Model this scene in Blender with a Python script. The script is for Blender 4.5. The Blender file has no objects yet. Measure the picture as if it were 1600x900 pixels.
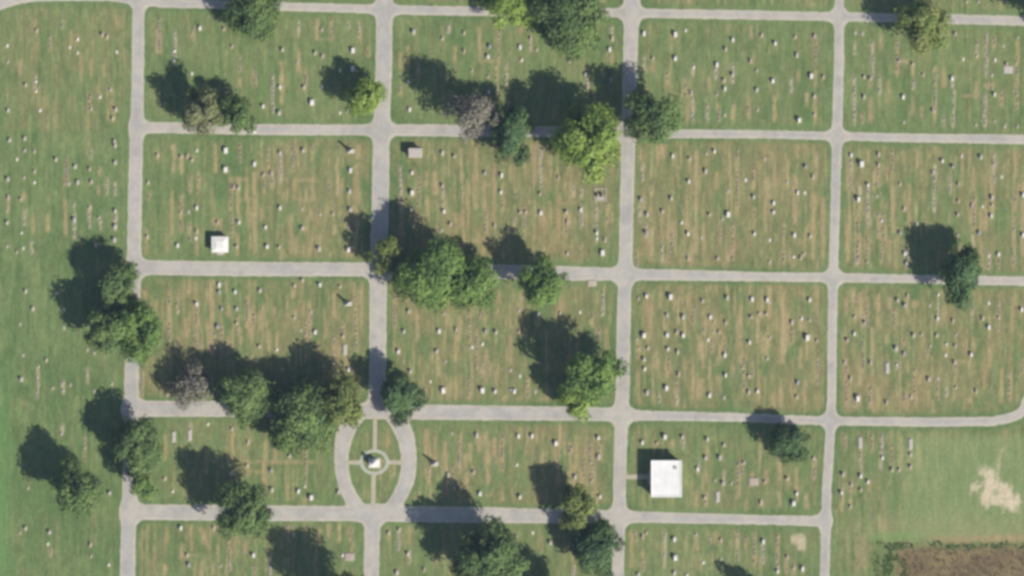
import bpy, bmesh, math, random
import numpy as np
from mathutils import Vector, Matrix

# ------------------------------------------------------------------ camera, sky, sun, exposure
sc = bpy.context.scene
C = sc.collection
M_PX = 0.2                      # metres on the ground per photograph pixel
CAM_H = 1200.0
cam_d = bpy.data.cameras.new('camera')
cam_d.sensor_width = 36.0
cam_d.lens = 18.0 * CAM_H / 160.0
cam_d.clip_start = 1.0
cam_d.clip_end = 20000.0
cam = bpy.data.objects.new('camera', cam_d)
cam.location = (0, 0, CAM_H)
C.objects.link(cam)
sc.camera = cam

SUN_EL = math.radians(36.0)
SX, SY = 0.77, -0.64            # horizontal direction towards the sun (south-east)
world = bpy.data.worlds.new('World')
sc.world = world
world.use_nodes = True
wn = world.node_tree
bg = wn.nodes['Background']
sky = wn.nodes.new('ShaderNodeTexSky')
sky.sky_type = 'NISHITA'
sky.sun_disc = False
sky.sun_elevation = SUN_EL
sky.sun_rotation = math.atan2(SX, SY)
sky.air_density = 1.5
sky.dust_density = 0.6
wn.links.new(sky.outputs['Color'], bg.inputs['Color'])
bg.inputs['Strength'].default_value = 0.065
sun_d = bpy.data.lights.new('sun', 'SUN')
sun_d.energy = 5.0
sun_d.angle = math.radians(0.53)
sun_d.color = (1.0, 0.93, 0.83)
sun = bpy.data.objects.new('sun', sun_d)
dirv = Vector((SX * math.cos(SUN_EL), SY * math.cos(SUN_EL), math.sin(SUN_EL)))
sun.rotation_euler = dirv.to_track_quat('Z', 'Y').to_euler()
sun.location = (200, -160, 300)
C.objects.link(sun)
sc.view_settings.view_transform = 'Standard'
sc.view_settings.look = 'None'
sc.view_settings.gamma = 1.0
sc.view_settings.use_curve_mapping = False
sc.view_settings.exposure = 0.25
sc.cycles.pixel_filter_type = 'BLACKMAN_HARRIS'
sc.cycles.filter_width = 3.4
sc.cycles.max_bounces = 5

# ------------------------------------------------------------------ helpers
def gx(px): return (px - 800.0) * M_PX
def gy(py): return (450.0 - py) * M_PX
def lift(px, py, h):
    """ground point of a thing whose top, h metres up, is seen at that pixel of a high aerial view"""
    k = 1.0 - h / CAM_H
    return gx(px) * k, gy(py) * k

def lin(r, g, b):
    def f(c):
        c /= 255.0
        return c / 12.92 if c <= 0.04045 else ((c + 0.055) / 1.055) ** 2.4
    return np.array([f(r), f(g), f(b)])

def link(o, parent=None):
    C.objects.link(o)
    if parent is not None:
        o.parent = parent
    return o

def mesh_np(name, v, f, mat=None, smooth=False):
    """v (n,3); f (m,k) constant size faces"""
    v = np.asarray(v, dtype=np.float32); f = np.asarray(f, dtype=np.int32)
    me = bpy.data.meshes.new(name)
    me.vertices.add(len(v)); me.vertices.foreach_set('co', v.ravel())
    m, k = f.shape
    me.loops.add(m * k); me.loops.foreach_set('vertex_index', f.ravel())
    me.polygons.add(m)
    me.polygons.foreach_set('loop_start', np.arange(0, m * k, k, dtype=np.int32))
    me.polygons.foreach_set('loop_total', np.full(m, k, dtype=np.int32))
    if smooth:
        me.polygons.foreach_set('use_smooth', np.ones(m, dtype=bool))
    me.update(calc_edges=True)
    if mat: me.materials.append(mat)
    return me

def color_attr(me, cols, name='tint'):
    a = me.color_attributes.new(name, 'FLOAT_COLOR', 'POINT')
    c4 = np.ones((len(cols), 4), dtype=np.float32); c4[:, :3] = cols
    a.data.foreach_set('color', c4.ravel())

def tag(o, label=None, cat=None, group=None, kind=None):
    if label: o['label'] = label
    if cat: o['category'] = cat
    if group: o['group'] = group
    if kind: o['kind'] = kind
    return o

def empty(name, x, y, rz=0.0):
    e = bpy.data.objects.new(name, None)
    e.empty_display_size = 0.5
    e.location = (x, y, 0); e.rotation_euler = (0, 0, rz)
    return link(e)

# value noise
def _hash(ix, iy, seed):
    n = (ix.astype(np.int64) * 374761393 + iy.astype(np.int64) * 668265263 + seed * 982451653) & 0xFFFFFFFF
    n = ((n ^ (n >> 13)) * 1274126177) & 0xFFFFFFFF
    n = (n ^ (n >> 16)) & 0xFFFFFFFF
    return n / 4294967295.0
def vnoise(x, y, seed=0):
    ix = np.floor(x); iy = np.floor(y)
    fx = x - ix; fy = y - iy
    fx = fx * fx * (3 - 2 * fx); fy = fy * fy * (3 - 2 * fy)
    a = _hash(ix, iy, seed); b = _hash(ix + 1, iy, seed)
    c = _hash(ix, iy + 1, seed); d = _hash(ix + 1, iy + 1, seed)
    return (a * (1 - fx) + b * fx) * (1 - fy) + (c * (1 - fx) + d * fx) * fy
def fbm(x, y, seed=0, o=4):
    s = 0; a = 0.5; t = 0
    for i in range(o):
        s = s + a * vnoise(x * 2 ** i, y * 2 ** i, seed + i * 17); t += a; a *= 0.55
    return s / t
def sstep(a, b, x):
    t = np.clip((x - a) / (b - a), 0, 1)
    return t * t * (3 - 2 * t)

# ------------------------------------------------------------------ materials
def mat_base(name, rough=0.9):
    m = bpy.data.materials.new(name); m.use_nodes = True
    nt = m.node_tree; b = nt.nodes['Principled BSDF']
    b.inputs['Roughness'].default_value = rough
    b.inputs['Specular IOR Level'].default_value = 0.25
    return m, nt, b
def N(nt, t, **kw):
    n = nt.nodes.new(t)
    for k, v in kw.items(): setattr(n, k, v)
    return n
def noise_mult(nt, col_socket, bsdf, layers, coord='Object'):
    """multiply a colour by a few noise layers: (scale, low, high, detail, stretch)"""
    tc = N(nt, 'ShaderNodeTexCoord')
    cur = col_socket
    for sc_, lo, hi, det, st in layers:
        mp = N(nt, 'ShaderNodeMapping'); mp.inputs['Scale'].default_value = st
        nt.links.new(tc.outputs[coord], mp.inputs['Vector'])
        nz = N(nt, 'ShaderNodeTexNoise'); nz.inputs['Scale'].default_value = sc_; nz.inputs['Detail'].default_value = det
        nt.links.new(mp.outputs['Vector'], nz.inputs['Vector'])
        mr = N(nt, 'ShaderNodeMapRange'); mr.inputs['From Min'].default_value = 0.3; mr.inputs['From Max'].default_value = 0.7
        mr.inputs['To Min'].default_value = lo; mr.inputs['To Max'].default_value = hi
        nt.links.new(nz.outputs['Fac'], mr.inputs['Value'])
        mx = N(nt, 'ShaderNodeMix', data_type='RGBA', blend_type='MULTIPLY'); mx.inputs['Factor'].default_value = 1.0
        nt.links.new(cur, mx.inputs['A']); nt.links.new(mr.outputs['Result'], mx.inputs['B'])
        cur = mx.outputs['Result']
    nt.links.new(cur, bsdf.inputs['Base Color'])
    return cur
def bump(nt, bsdf, scale, strength, dist=0.1):
    tc = N(nt, 'ShaderNodeTexCoord')
    nz = N(nt, 'ShaderNodeTexNoise'); nz.inputs['Scale'].default_value = scale; nz.inputs['Detail'].default_value = 4
    nt.links.new(tc.outputs['Object'], nz.inputs['Vector'])
    bp = N(nt, 'ShaderNodeBump'); bp.inputs['Strength'].default_value = strength; bp.inputs['Distance'].default_value = dist
    nt.links.new(nz.outputs['Fac'], bp.inputs['Height']); nt.links.new(bp.outputs['Normal'], bsdf.inputs['Normal'])

def attr_mat(name, layers, rough=0.95, bs=None):
    m, nt, b = mat_base(name, rough)
    at = N(nt, 'ShaderNodeVertexColor', layer_name='tint')
    noise_mult(nt, at.outputs['Color'], b, layers)
    if bs: bump(nt, b, *bs)
    return m
def plain_mat(name, col, rough=0.85, layers=(), bs=None):
    m, nt, b = mat_base(name, rough)
    rgb = N(nt, 'ShaderNodeRGB'); rgb.outputs[0].default_value = (*col, 1)
    noise_mult(nt, rgb.outputs[0], b, layers)
    if bs: bump(nt, b, *bs)
    return m

ONE = (1, 1, 1)
MAT = {}
MAT['grass'] = attr_mat('mown_grass', [(1.1, 0.86, 1.14, 4, ONE), (5.0, 0.9, 1.1, 2, ONE), (1.2, 0.9, 1.1, 2, (1.0, 0.12, 1))], 1.0, (6.0, 0.5, 0.08))
MAT['road'] = attr_mat('worn_asphalt', [(0.35, 0.94, 1.05, 4, ONE), (3.0, 0.93, 1.07, 3, ONE)], 0.95, (8.0, 0.2, 0.02))
MAT['path'] = attr_mat('concrete_walk', [(0.8, 0.92, 1.06, 4, ONE)], 0.9)
SPK = [(2.2, 0.86, 1.08, 3, ONE), (14.0, 0.92, 1.06, 2, ONE)]
MAT['white_stone'] = plain_mat('white_marble', (0.80, 0.78, 0.74), 0.7, SPK)
MAT['pale_stone'] = plain_mat('pale_limestone', (0.50, 0.47, 0.42), 0.85, SPK)
MAT['grey_stone'] = plain_mat('grey_granite', (0.36, 0.36, 0.37), 0.55, SPK)
MAT['pink_stone'] = plain_mat('pink_granite', (0.46, 0.38, 0.32), 0.7, SPK)
MAT['tan_stone'] = plain_mat('tan_sandstone', (0.50, 0.44, 0.34), 0.9, SPK)
MAT['roof_white'] = plain_mat('white_roof_membrane', (0.86, 0.855, 0.83), 0.7, [(0.35, 0.9, 1.02, 4, ONE), (2.0, 0.96, 1.02, 3, ONE)])
MAT['wall_stone'] = plain_mat('cut_limestone', (0.58, 0.56, 0.52), 0.85, [(0.9, 0.88, 1.06, 4, ONE), (6.0, 0.93, 1.05, 2, ONE)])
MAT['bronze'] = plain_mat('bronze_door', (0.10, 0.085, 0.05), 0.45, [(3.0, 0.8, 1.2, 3, ONE)])
MAT['bark'] = plain_mat('bark', (0.10, 0.08, 0.06), 0.95, [(3.0, 0.7, 1.25, 3, (1, 1, 0.3))])
MAT['bark_grey'] = plain_mat('dead_wood', (0.26, 0.24, 0.20), 0.95, [(3.0, 0.75, 1.2, 3, (1, 1, 0.3))])

def leaf_mat():
    m, nt, b = mat_base('foliage', 0.75)
    at = N(nt, 'ShaderNodeVertexColor', layer_name='tint')
    nt.links.new(at.outputs['Color'], b.inputs['Base Color'])
    tr = N(nt, 'ShaderNodeBsdfTranslucent')
    hs = N(nt, 'ShaderNodeHueSaturation'); hs.inputs['Value'].default_value = 1.1
    hs.inputs['Saturation'].default_value = 1.1
    nt.links.new(at.outputs['Color'], hs.inputs['Color']); nt.links.new(hs.outputs['Color'], tr.inputs['Color'])
    mx = N(nt, 'ShaderNodeMixShader'); mx.inputs['Fac'].default_value = 0.12
    nt.links.new(b.outputs[0], mx.inputs[1]); nt.links.new(tr.outputs[0], mx.inputs[2])
    nt.links.new(mx.outputs[0], nt.nodes['Material Output'].inputs['Surface'])
    return m
MAT['leaf'] = leaf_mat()

# ------------------------------------------------------------------ roads (pixel centre lines, half widths)
def W(*a): return [tuple(p) for p in a]
ROADS = [
 W((217,-160,9),(217,0,9.5),(216,30,9.5),(215,150,10),(211,300,11),(208.5,480,11),(205.5,600,11.5),(204,720,11.5),(200,850,12),(197,1060,12)),
 W((603,-160,12),(600.5,0,12.5),(600,100,13),(596,200,13),(594.5,300,13.5),(591,430,13.5),(590,590,13.3),(587,640,12)),
 W((583,795,13),(581,850,12),(578,1060,12)),
 W((989,-160,12),(987.5,0,12.5),(985.5,70,11.5),(981,250,11),(977.5,400,10.7),(974.5,500,11),(973,600,11),(969,720,10.2),(967.5,800,10.2),(966,870,9.5),(963,1060,9.5)),
 W((1315,-160,7),(1311.5,0,7),(1311,100,8),(1308,200,8),(1305.5,300,7.6),(1303,400,7.4),(1300.5,500,7.4),(1299.5,620,7),(1296,700,7.8),(1292,760,7.5),(1289.5,860,7.5),(1285,1060,7.5)),
 W((-190,45,11),(-60,26,11),(-10,8,11),(30,-4,10),(80,-9,10.5),(170,-9,10.5),(217,0,7),(250,5,7),(310,6,7),(450,10.5,6.8),(560,13.5,6.8),(650,16,7.3),(750,17.5,7.3),(940,19.5,7.2),(1050,21.5,7.2),(1180,23.5,7.2),(1250,25,7),(1350,27,7),(1490,30,7.6),(1600,32.5,7.6),(1790,37,7.6)),
 W((213,199,9),(290,200,8.3),(400,202.5,8.5),(550,203,8.5),(650,203.5,9.3),(700,204,9.2),(880,206,8),(1060,209,7),(1200,210,6.3),(1400,215,6.8),(1600,218,7.5),(1790,222,7.5)),
 W((210,418,11.5),(400,420.5,11.3),(560,421,10.7),(780,424.5,11.3),(900,427.5,11),(1010,429,9),(1200,432.5,7.3),(1350,434.5,7.3),(1430,436,6.7),(1600,439.5,7.2),(1790,443,7.2)),
 W((205,639,12.8),(300,638.5,12.5),(420,640,12),(540,642,12),(587,643,12),(660,644,11.8),(800,645.5,11.4),(900,646.5,11),(973,648,10),(1010,649.5,7.8),(1150,652,6.8),(1250,656.5,7),(1320,658,6.8),(1450,659.5,7.2),(1550,658.5,7.2),(1580,652,7.5),(1600,640,7.5),(1625,610,7.5),(1790,560,7.5)),
 W((202,800,12.3),(310,801,12.3),(430,802,12),(530,802.5,12),(640,803,12.6),(780,805,12.2),(850,806.5,11.3),(960,807.5,10),(1020,808.5,8.5),(1200,812.5,7.3),(1270,814,8.2),(1290,814,7.5)),
 W((586,645,12),(559,656,14),(541,678,15.5),(534,722,11.5),(541,756,13),(556,782,15),(580,802,13)),
 W((590,645,12),(614,656,14),(631,678,15),(638.5,722,12.6),(632,756,13.2),(614,782,15),(588,802,13)),
]
def spline(road, n=5):
    P = np.array(road, float); out = []
    for i in range(len(P) - 1):
        a, b, c, d = P[max(i - 1, 0)], P[i], P[i + 1], P[min(i + 2, len(P) - 1)]
        for t in np.arange(n) / n:
            out.append(tuple(.5 * (2 * b + (c - a) * t + (2 * a - 5 * b + 4 * c - d) * t * t + (3 * b - a - 3 * c + d) * t ** 3)))
    return out + [tuple(P[-1])]
for q_ in (-1, -2): ROADS[q_] = spline(ROADS[q_])
ROADS[8] = ROADS[8][:-5] + spline(ROADS[8][-5:], 4)
ROADS[5] = spline(ROADS[5][:6], 4) + ROADS[5][6:]
PATHS = [
 W((586,655,3.2),(585.5,704,3.2)), W((583.5,740,3.5),(583,790,3.5)),
 W((543,722.5,3.3),(563,722.5,3.3)), W((606,722.5,3.3),(629,722.5,3.3)),
 W((976,745,3.5),(1002,745,3.8),(1018,745,3.8)),
]
def seg_sdf(X, Y, road, smooth=None):
    best = np.full(X.shape, 1e9)
    for (x0, y0, w0), (x1, y1, w1) in zip(road[:-1], road[1:]):
        dx, dy = x1 - x0, y1 - y0
        L2 = dx * dx + dy * dy + 1e-9
        t = np.clip(((X - x0) * dx + (Y - y0) * dy) / L2, 0, 1)
        d = np.hypot(X - (x0 + t * dx), Y - (y0 + t * dy)) - (w0 + t * (w1 - w0))
        best = np.minimum(best, d)
    return best
def road_sdf(X, Y):
    acc = None
    for r in ROADS[:-2]:
        d = np.minimum(seg_sdf(X, Y, r), 200)
        if acc is None: acc = d
        else:
            h = np.clip(15.0 - np.abs(acc - d), 0, None) / 15.0
            acc = np.minimum(acc, d) - h * h * 3.75
    arcs = np.minimum(seg_sdf(X, Y, ROADS[-2]), seg_sdf(X, Y, ROADS[-1]))
    # the oval drive leaves a pointed island of lawn inside it
    isl = np.maximum(np.hypot(X - 646.5, Y - 721) - 102.0, np.hypot(X - 524.5, Y - 721) - 102.0)
    isl = np.maximum(isl, np.abs(Y - 721) - 66.0)
    h = np.clip(9.0 - np.abs(acc - arcs), 0, None) / 9.0
    acc = np.minimum(acc, arcs) - h * h * 2.25
    return np.maximum(acc, -isl)
def path_sdf(X, Y):
    acc = np.full(X.shape, 1e9)
    for r in PATHS: acc = np.minimum(acc, seg_sdf(X, Y, r))
    e = np.hypot((X - 585) / 1.16, Y - 722)
    return np.minimum(acc, np.abs(e - 17.6) - 2.4)

def iso_mesh(name, x0, x1, y0, y1, step, sdf_fn, colfn, z_fn, mat):
    xs = np.arange(x0, x1 + step * 0.5, step); ys = np.arange(y0, y1 + step * 0.5, step)
    X, Y = np.meshgrid(xs, ys)
    S = sdf_fn(X, Y)
    S = np.where(np.abs(S) < 1e-4, 1e-4, S)
    ins = S < 0
    any_ = ins[:-1, :-1] | ins[1:, :-1] | ins[:-1, 1:] | ins[1:, 1:]
    verts = []; vid = {}; faces = []
    def node(j, i):
        k = (j, i)
        if k not in vid:
            vid[k] = len(verts); verts.append((X[j, i], Y[j, i], S[j, i]))
        return vid[k]
    def edge(a, b):
        k = (a, b) if a < b else (b, a)
        if k not in vid:
            sa, sb = S[k[0]], S[k[1]]
            t = sa / (sa - sb)
            vid[k] = len(verts)
            verts.append((X[k[0]] + t * (X[k[1]] - X[k[0]]), Y[k[0]] + t * (Y[k[1]] - Y[k[0]]), 0.0))
        return vid[k]
    for j, i in zip(*np.nonzero(any_)):
        j = int(j); i = int(i)
        cs = [(j + 1, i), (j + 1, i + 1), (j, i + 1), (j, i)]      # counter-clockwise seen from above
        poly = []
        for q in range(4):
            a, b = cs[q], cs[(q + 1) % 4]
            if ins[a]: poly.append(node(*a))
            if ins[a] != ins[b]: poly.append(edge(a, b))
        if len(poly) >= 3: faces.append(poly)
    v = np.array(verts)
    pts = np.stack([gx(v[:, 0]), gy(v[:, 1]), z_fn(v[:, 2])], 1)
    me = bpy.data.meshes.new(name)
    me.from_pydata(pts.tolist(), [], faces)
    me.materials.append(mat)
    color_attr(me, colfn(v[:, 0], v[:, 1], v[:, 2]))
    o = bpy.data.objects.new(name, me)
    return link(o)

def rough_road(X, Y):
    return road_sdf(X, Y) + (fbm(X / 5.0, Y / 5.0, 5, 3) - 0.5) * 2.4
KLIT = 1.12                       # how much brighter a sunlit surface shows than its albedo
def road_col(x, y, s):
    base = lin(193, 188, 178) / KLIT
    grey = lin(183, 180, 174) / KLIT
    edge = lin(206, 196, 178) / KLIT
    n = fbm(x / 26.0, y / 26.0, 31, 4)
    c = base + (grey - base) * sstep(0.42, 0.62, n)[:, None]
    e = sstep(-5.5, -1.0, s + (fbm(x / 9, y / 9, 77, 2) - .5) * 4)
    c = c + (edge - c) * (0.6 * e)[:, None]
    tr_ = np.exp(-((s + 5.2) / 1.5) ** 2)
    c = c * (1 - .05 * tr_ * (.4 + fbm(x / 30, y / 30, 61, 2)))[:, None]
    pt = sstep(.60, .64, vnoise(x / 13, y / 21, 62)) * sstep(.5, .6, fbm(x / 40, y / 40, 63, 2))
    c = c * (1 - .07 * pt)[:, None]
    c = c * (0.93 + 0.14 * fbm(x / 4, y / 4, 8, 3))[:, None]
    return c
road = iso_mesh('road', -190, 1790, -140, 1040, 2.0, rough_road, road_col, lambda s: 0.006 + 0.03 * np.clip(-s / 4, 0, 1), MAT['road'])
tag(road, kind='structure')
def path_col(x, y, s):
    r = np.hypot((x - 585) / 1.16, y - 722) < 21
    c = np.where(r[:, None], lin(186, 190, 172)[None] / KLIT, lin(190, 182, 160)[None] / KLIT)
    return c * (0.92 + 0.16 * fbm(x / 4, y / 4, 12, 3))[:, None]
path = iso_mesh('path', 530, 1024, 640, 800, 1.0, path_sdf, path_col, lambda s: 0.042 + 0.015 * np.clip(-s / 1.5, 0, 1), MAT['path'])
tag(path, kind='structure')

# ------------------------------------------------------------------ what the photograph shows in each 400 x 225 tile (4x pixels)
TILES = {}
def tile(ox, oy, stones, strips, hstrips=''):
    TILES[(ox, oy)] = (stones, strips, hstrips)
tile(0, 0, '230,190,t 45,285,s 50,385,s 485,245,s 435,295,s 485,330,s 640,215,t 670,230,t 730,325,s 160,530,t 225,510,s 225,570,s 690,560,s 625,605,s 725,685,w 50,690,w 570,680,s 705,740,t 60,875,w 155,865,w 715,885,w 250,690,s 1250,175,w 1400,180,t 1450,290,t 1090,320,s 1090,380,s 1200,460,s 1590,820,w',
 '1000,110,330,t 1095,190,370,p 1210,170,250,t 985,190,330,t 1500,350,450,t 570,370,480,t 650,370,480,t 560,590,690,t 220,470,560,p 735,110,180,t 480,220,280,t 1500,480,545,t 700,620,760,t 1595,450,540,t 390,120,180,p 310,220,330,t 130,380,470,t')
tile(400, 0, '410,185,t 165,310,w 370,330,t 415,350,t 605,315,W 150,545,w 300,545,t 410,545,s 350,640,W 45,665,w 145,705,w 525,705,s 575,690,w 985,200,w 1165,240,t 1300,205,t 1300,320,t 1460,290,g 1450,355,w 1450,480,s 1455,575,w 960,685,w 1580,650,t 1350,440,s 1015,440,t 525,440,s 605,430,W 950,510,s 260,390,s',
 '265,125,235,p 380,120,250,t 470,120,245,t 645,130,240,p 580,130,180,p 160,380,650,t 105,470,700,p 310,440,580,t 265,310,450,t 700,290,360,t 900,330,430,t 950,290,440,t 1400,170,380,t 1520,190,380,t 1245,290,380,t 1015,390,480,t 1505,390,630,t 1565,390,540,p 1195,430,500,t 1205,150,210,p 900,530,600,t',
 '1400,1510,385 370,490,245')
tile(800, 0, '115,240,t 50,295,w 155,310,s 60,375,s 360,380,t 625,240,t 610,310,w 460,465,w 620,500,t 470,550,t 825,210,w 1020,215,W 1085,190,s 1380,250,w 1560,220,t 1335,305,t 880,365,t 1020,365,w 1280,405,w 1380,465,w 1530,440,s 1120,580,t 1330,555,w 1530,560,w 1280,590,s 1330,720,s 1535,685,s 1490,380,t 1325,500,t 1135,420,s',
 '55,150,210,t 115,220,320,p 625,160,260,p 625,330,400,t 565,420,480,t 470,470,560,p 825,350,440,p 880,380,450,t 970,450,530,t 1080,480,600,t 1130,400,480,p 1130,610,750,p 1225,650,760,p 1230,480,560,t 1275,420,500,p 1380,400,520,p 1380,640,760,t 1480,600,740,t 1290,650,760,t 1495,160,240,t 1350,160,210,t 1100,680,745,t')
tile(1200, 0, '45,270,w 290,225,t 170,230,t 180,345,w 270,475,W 30,505,w 290,600,w 290,715,t 195,750,W 345,480,t 590,210,s 545,205,s 600,480,t 640,490,t 600,605,w 845,605,w 820,380,t 905,400,t 1220,370,s 1150,490,w 1400,470,s 1490,400,t 1500,435,T 1415,590,w 1170,210,t 1420,375,s 1470,285,s 1030,690,t 1300,780,s 1415,755,s 1560,235,s 1560,790,s 1480,790,s 850,765,s 970,465,s 1305,350,s 1240,10,s 1315,10,s 1490,10,s',
 '300,230,410,t 300,440,540,t 295,600,770,t 145,490,580,p 190,440,510,t 240,580,660,t 40,600,760,t 655,255,480,p 705,210,310,t 805,250,470,t 905,390,470,t 540,260,340,p 540,480,780,p 640,600,770,t 640,480,540,t 700,480,590,p 750,500,650,t 905,500,560,p 905,640,720,t 1045,420,740,t 1100,420,550,t 1100,730,790,p 1155,480,550,p 1160,560,800,p 1365,200,480,p 1355,590,790,p 1305,260,370,p 1305,510,610,t 1415,230,300,t 1560,260,340,t 1555,350,680,t 1460,560,670,t 960,670,740,t 590,710,770,t 1370,510,560,t 1400,510,560,t 860,370,400,t',
 '1210,1290,600 1350,1420,535 820,880,385')
tile(0, 225, '720,10,w 350,95,w 470,140,w 155,40,s 215,45,s 105,95,s 50,220,w 215,170,s 150,210,s 215,240,s 485,240,w 430,250,s 570,235,t 560,155,t 720,115,w 50,335,t 130,345,t 45,490,w 465,475,w 720,420,w 720,515,w 715,600,w 600,630,w 560,395,t 620,460,s 145,650,s 105,675,s 45,640,s 135,555,s 985,70,t 925,240,t 1230,40,s 1410,40,W 1410,160,W 1590,125,w 1230,400,w 1180,425,s 1130,430,s 1490,275,t 1495,490,w 1480,640,t 1110,635,w 1230,545,t 1225,590,s 920,580,t 1370,880,w 1130,80,t 1170,75,t 1200,100,t 1460,270,t 1360,490,t',
 '570,30,100,p 415,80,260,t 620,150,200,t 670,210,320,p 615,260,320,t 720,240,320,p 720,440,540,p 410,350,570,t 465,360,590,p 560,380,530,p 630,470,540,p 155,410,510,p 205,440,560,t 300,440,550,t 200,600,680,p 150,300,350,t 1085,0,175,t 1345,0,180,t 1135,80,190,t 1240,170,320,t 1190,190,310,t 1075,300,570,t 1135,310,560,t 1445,220,590,t 1490,210,490,t 1545,220,350,t 1230,520,690,t 1590,180,680,t 1380,470,580,t 1480,560,700,t 985,40,110,t 915,520,690,t 1185,500,600,t 930,300,350,t 1500,0,120,t 1335,460,540,t 45,340,430,t',
 '1440,1540,220 1510,1590,345 1090,1240,80')
tile(400, 225, '150,55,w 295,40,w 590,165,w 585,295,w 590,410,w 150,400,w 290,405,s 400,440,s 60,520,w 290,525,t 70,640,w 145,645,t 395,655,w 580,660,W 480,435,t 975,180,w 975,305,W 970,415,w 1165,55,w 1240,75,t 1175,420,w 1165,260,t 1430,180,g 1535,195,w 1530,300,w 1215,500,t 1160,540,s 1490,510,t 580,520,s 240,885,t 400,880,w 290,850,t 525,890,t 95,185,t 45,195,t',
 '75,20,200,t 155,60,250,p 235,20,180,t 350,0,100,t 510,90,330,t 100,170,280,t 50,170,310,t 240,220,350,t 355,200,350,t 460,220,270,t 220,440,700,t 35,400,480,t 160,660,720,t 630,130,380,t 345,400,470,t 440,380,450,t 250,580,690,t 905,140,430,p 1020,190,400,t 1065,170,260,t 1120,170,320,t 1170,280,420,p 1115,60,130,t 1285,30,230,t 1375,10,400,t 1490,120,340,t 1360,180,290,t 1425,230,400,t 1435,420,560,t 1540,240,420,t 1250,430,560,t 1285,290,330,t 1420,580,700,t 1075,330,450,t 1485,360,520,t 1000,430,500,t',
 '235,370,345 1350,1480,605 235,370,225')
tile(800, 225, '175,310,t 180,430,w 340,425,w 345,490,t 565,680,W 345,685,t 530,555,w 580,600,t 530,590,s 1005,75,w 1265,45,w 1210,170,w 1110,90,t 1105,235,w 805,345,g 845,440,w 940,420,t 995,340,w 1350,295,s 1510,330,w 1235,440,t 1350,440,W 1100,560,w 1515,560,w 840,555,g 1285,715,t 1185,585,s 1315,470,s 1580,95,s 1460,225,s 1100,715,t 430,410,w 50,425,t 85,425,t 1215,60,s 290,210,t 1060,490,s',
 '140,10,250,t 180,20,280,p 385,250,340,p 435,270,340,p 435,380,520,p 240,370,490,t 290,320,590,t 530,380,620,p 430,620,730,t 25,280,340,t 80,380,600,t 15,450,560,t 140,500,600,t 340,460,590,t 595,370,500,t 800,30,100,t 815,120,240,p 800,380,490,p 840,500,590,p 780,660,760,t 865,540,700,t 940,620,740,p 985,660,730,t 1110,80,180,t 1100,680,730,p 1150,40,690,t 1280,180,280,t 1410,30,450,t 1380,500,730,t 1300,520,620,t 1510,150,290,t 1600,200,350,t 870,260,330,t 1000,470,600,t 950,10,90,t 1515,400,470,t 1350,680,730,t 1000,560,640,t',
 '300,390,370')
tile(1200, 225, '235,140,g 280,205,t 120,235,s 185,305,w 230,305,s 35,370,w 35,425,w 10,600,s 165,570,w 265,575,w 205,710,t 160,705,s 225,685,s 10,735,s 520,70,w 585,125,W 690,65,t 690,130,t 565,345,W 1090,105,w 1210,75,s 1330,80,w 1155,140,g 1030,180,t 1190,250,t 825,250,t 680,325,s 625,255,w 1400,335,w 1400,380,t 1395,450,w 1275,385,t 1190,355,t 1185,440,t 825,555,g 930,500,s 1320,555,g 855,685,w 865,745,w 1440,690,w 620,735,s 1380,700,s 850,405,t 1595,320,w 710,480,s 1460,205,s 1340,390,s 1595,570,w 1185,570,s',
 '625,40,110,t 775,40,230,t 845,40,120,t 935,50,150,t 1010,60,90,t 690,150,270,t 520,100,290,p 575,260,320,p 625,260,520,p 570,370,470,t 565,460,750,t 780,250,520,t 880,250,520,t 1040,130,430,p 1140,190,320,p 1285,150,290,t 1410,60,260,p 1545,60,200,t 1400,260,470,t 1290,330,440,t 1560,250,340,t 1545,310,420,t 690,430,590,t 720,430,590,t 710,580,760,t 760,600,740,t 555,670,760,p 870,660,770,p 1380,670,780,p 1440,700,780,t 1535,460,770,t 1595,240,700,t 1280,570,650,p 1330,400,540,t 1360,400,540,t 1290,400,540,t 620,540,740,t 510,120,290,t 1330,580,760,t 345,330,720,t 285,300,720,t 40,60,350,t 100,500,750,t 170,190,500,t 230,550,700,t 300,50,230,t 500,500,740,t',
 '780,880,610 1310,1390,770')
tile(0, 450, '160,20,w 205,130,w 125,225,s 400,250,s 350,30,s 400,135,s 135,570,w 290,450,t 395,640,s 440,605,s 590,405,s 545,385,s 240,490,s 700,600,s 145,420,s 590,645,s 1470,25,w 1480,130,w 1385,130,g 1370,25,g 1230,100,w 1110,145,s 1360,240,g 1100,630,w 1240,620,w 1045,670,t 1300,850,s 1450,880,t 330,625,s 1480,220,t',
 '545,500,600,p 235,480,690,p 395,580,660,p 390,850,900,p 1060,0,120,t 1110,20,160,t 1060,220,420,t 1165,190,310,t 1230,80,380,t 1320,20,420,t 1385,190,430,t 1485,170,300,t 1110,300,420,t 1300,230,400,t 1590,160,260,t 1430,100,180,t 1190,840,900,p 1550,840,900,t 1175,10,60,t 1425,310,420,t 1545,50,250,t 1265,350,400,t 890,500,680,t 1340,280,420,t 905,0,80,t')
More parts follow.
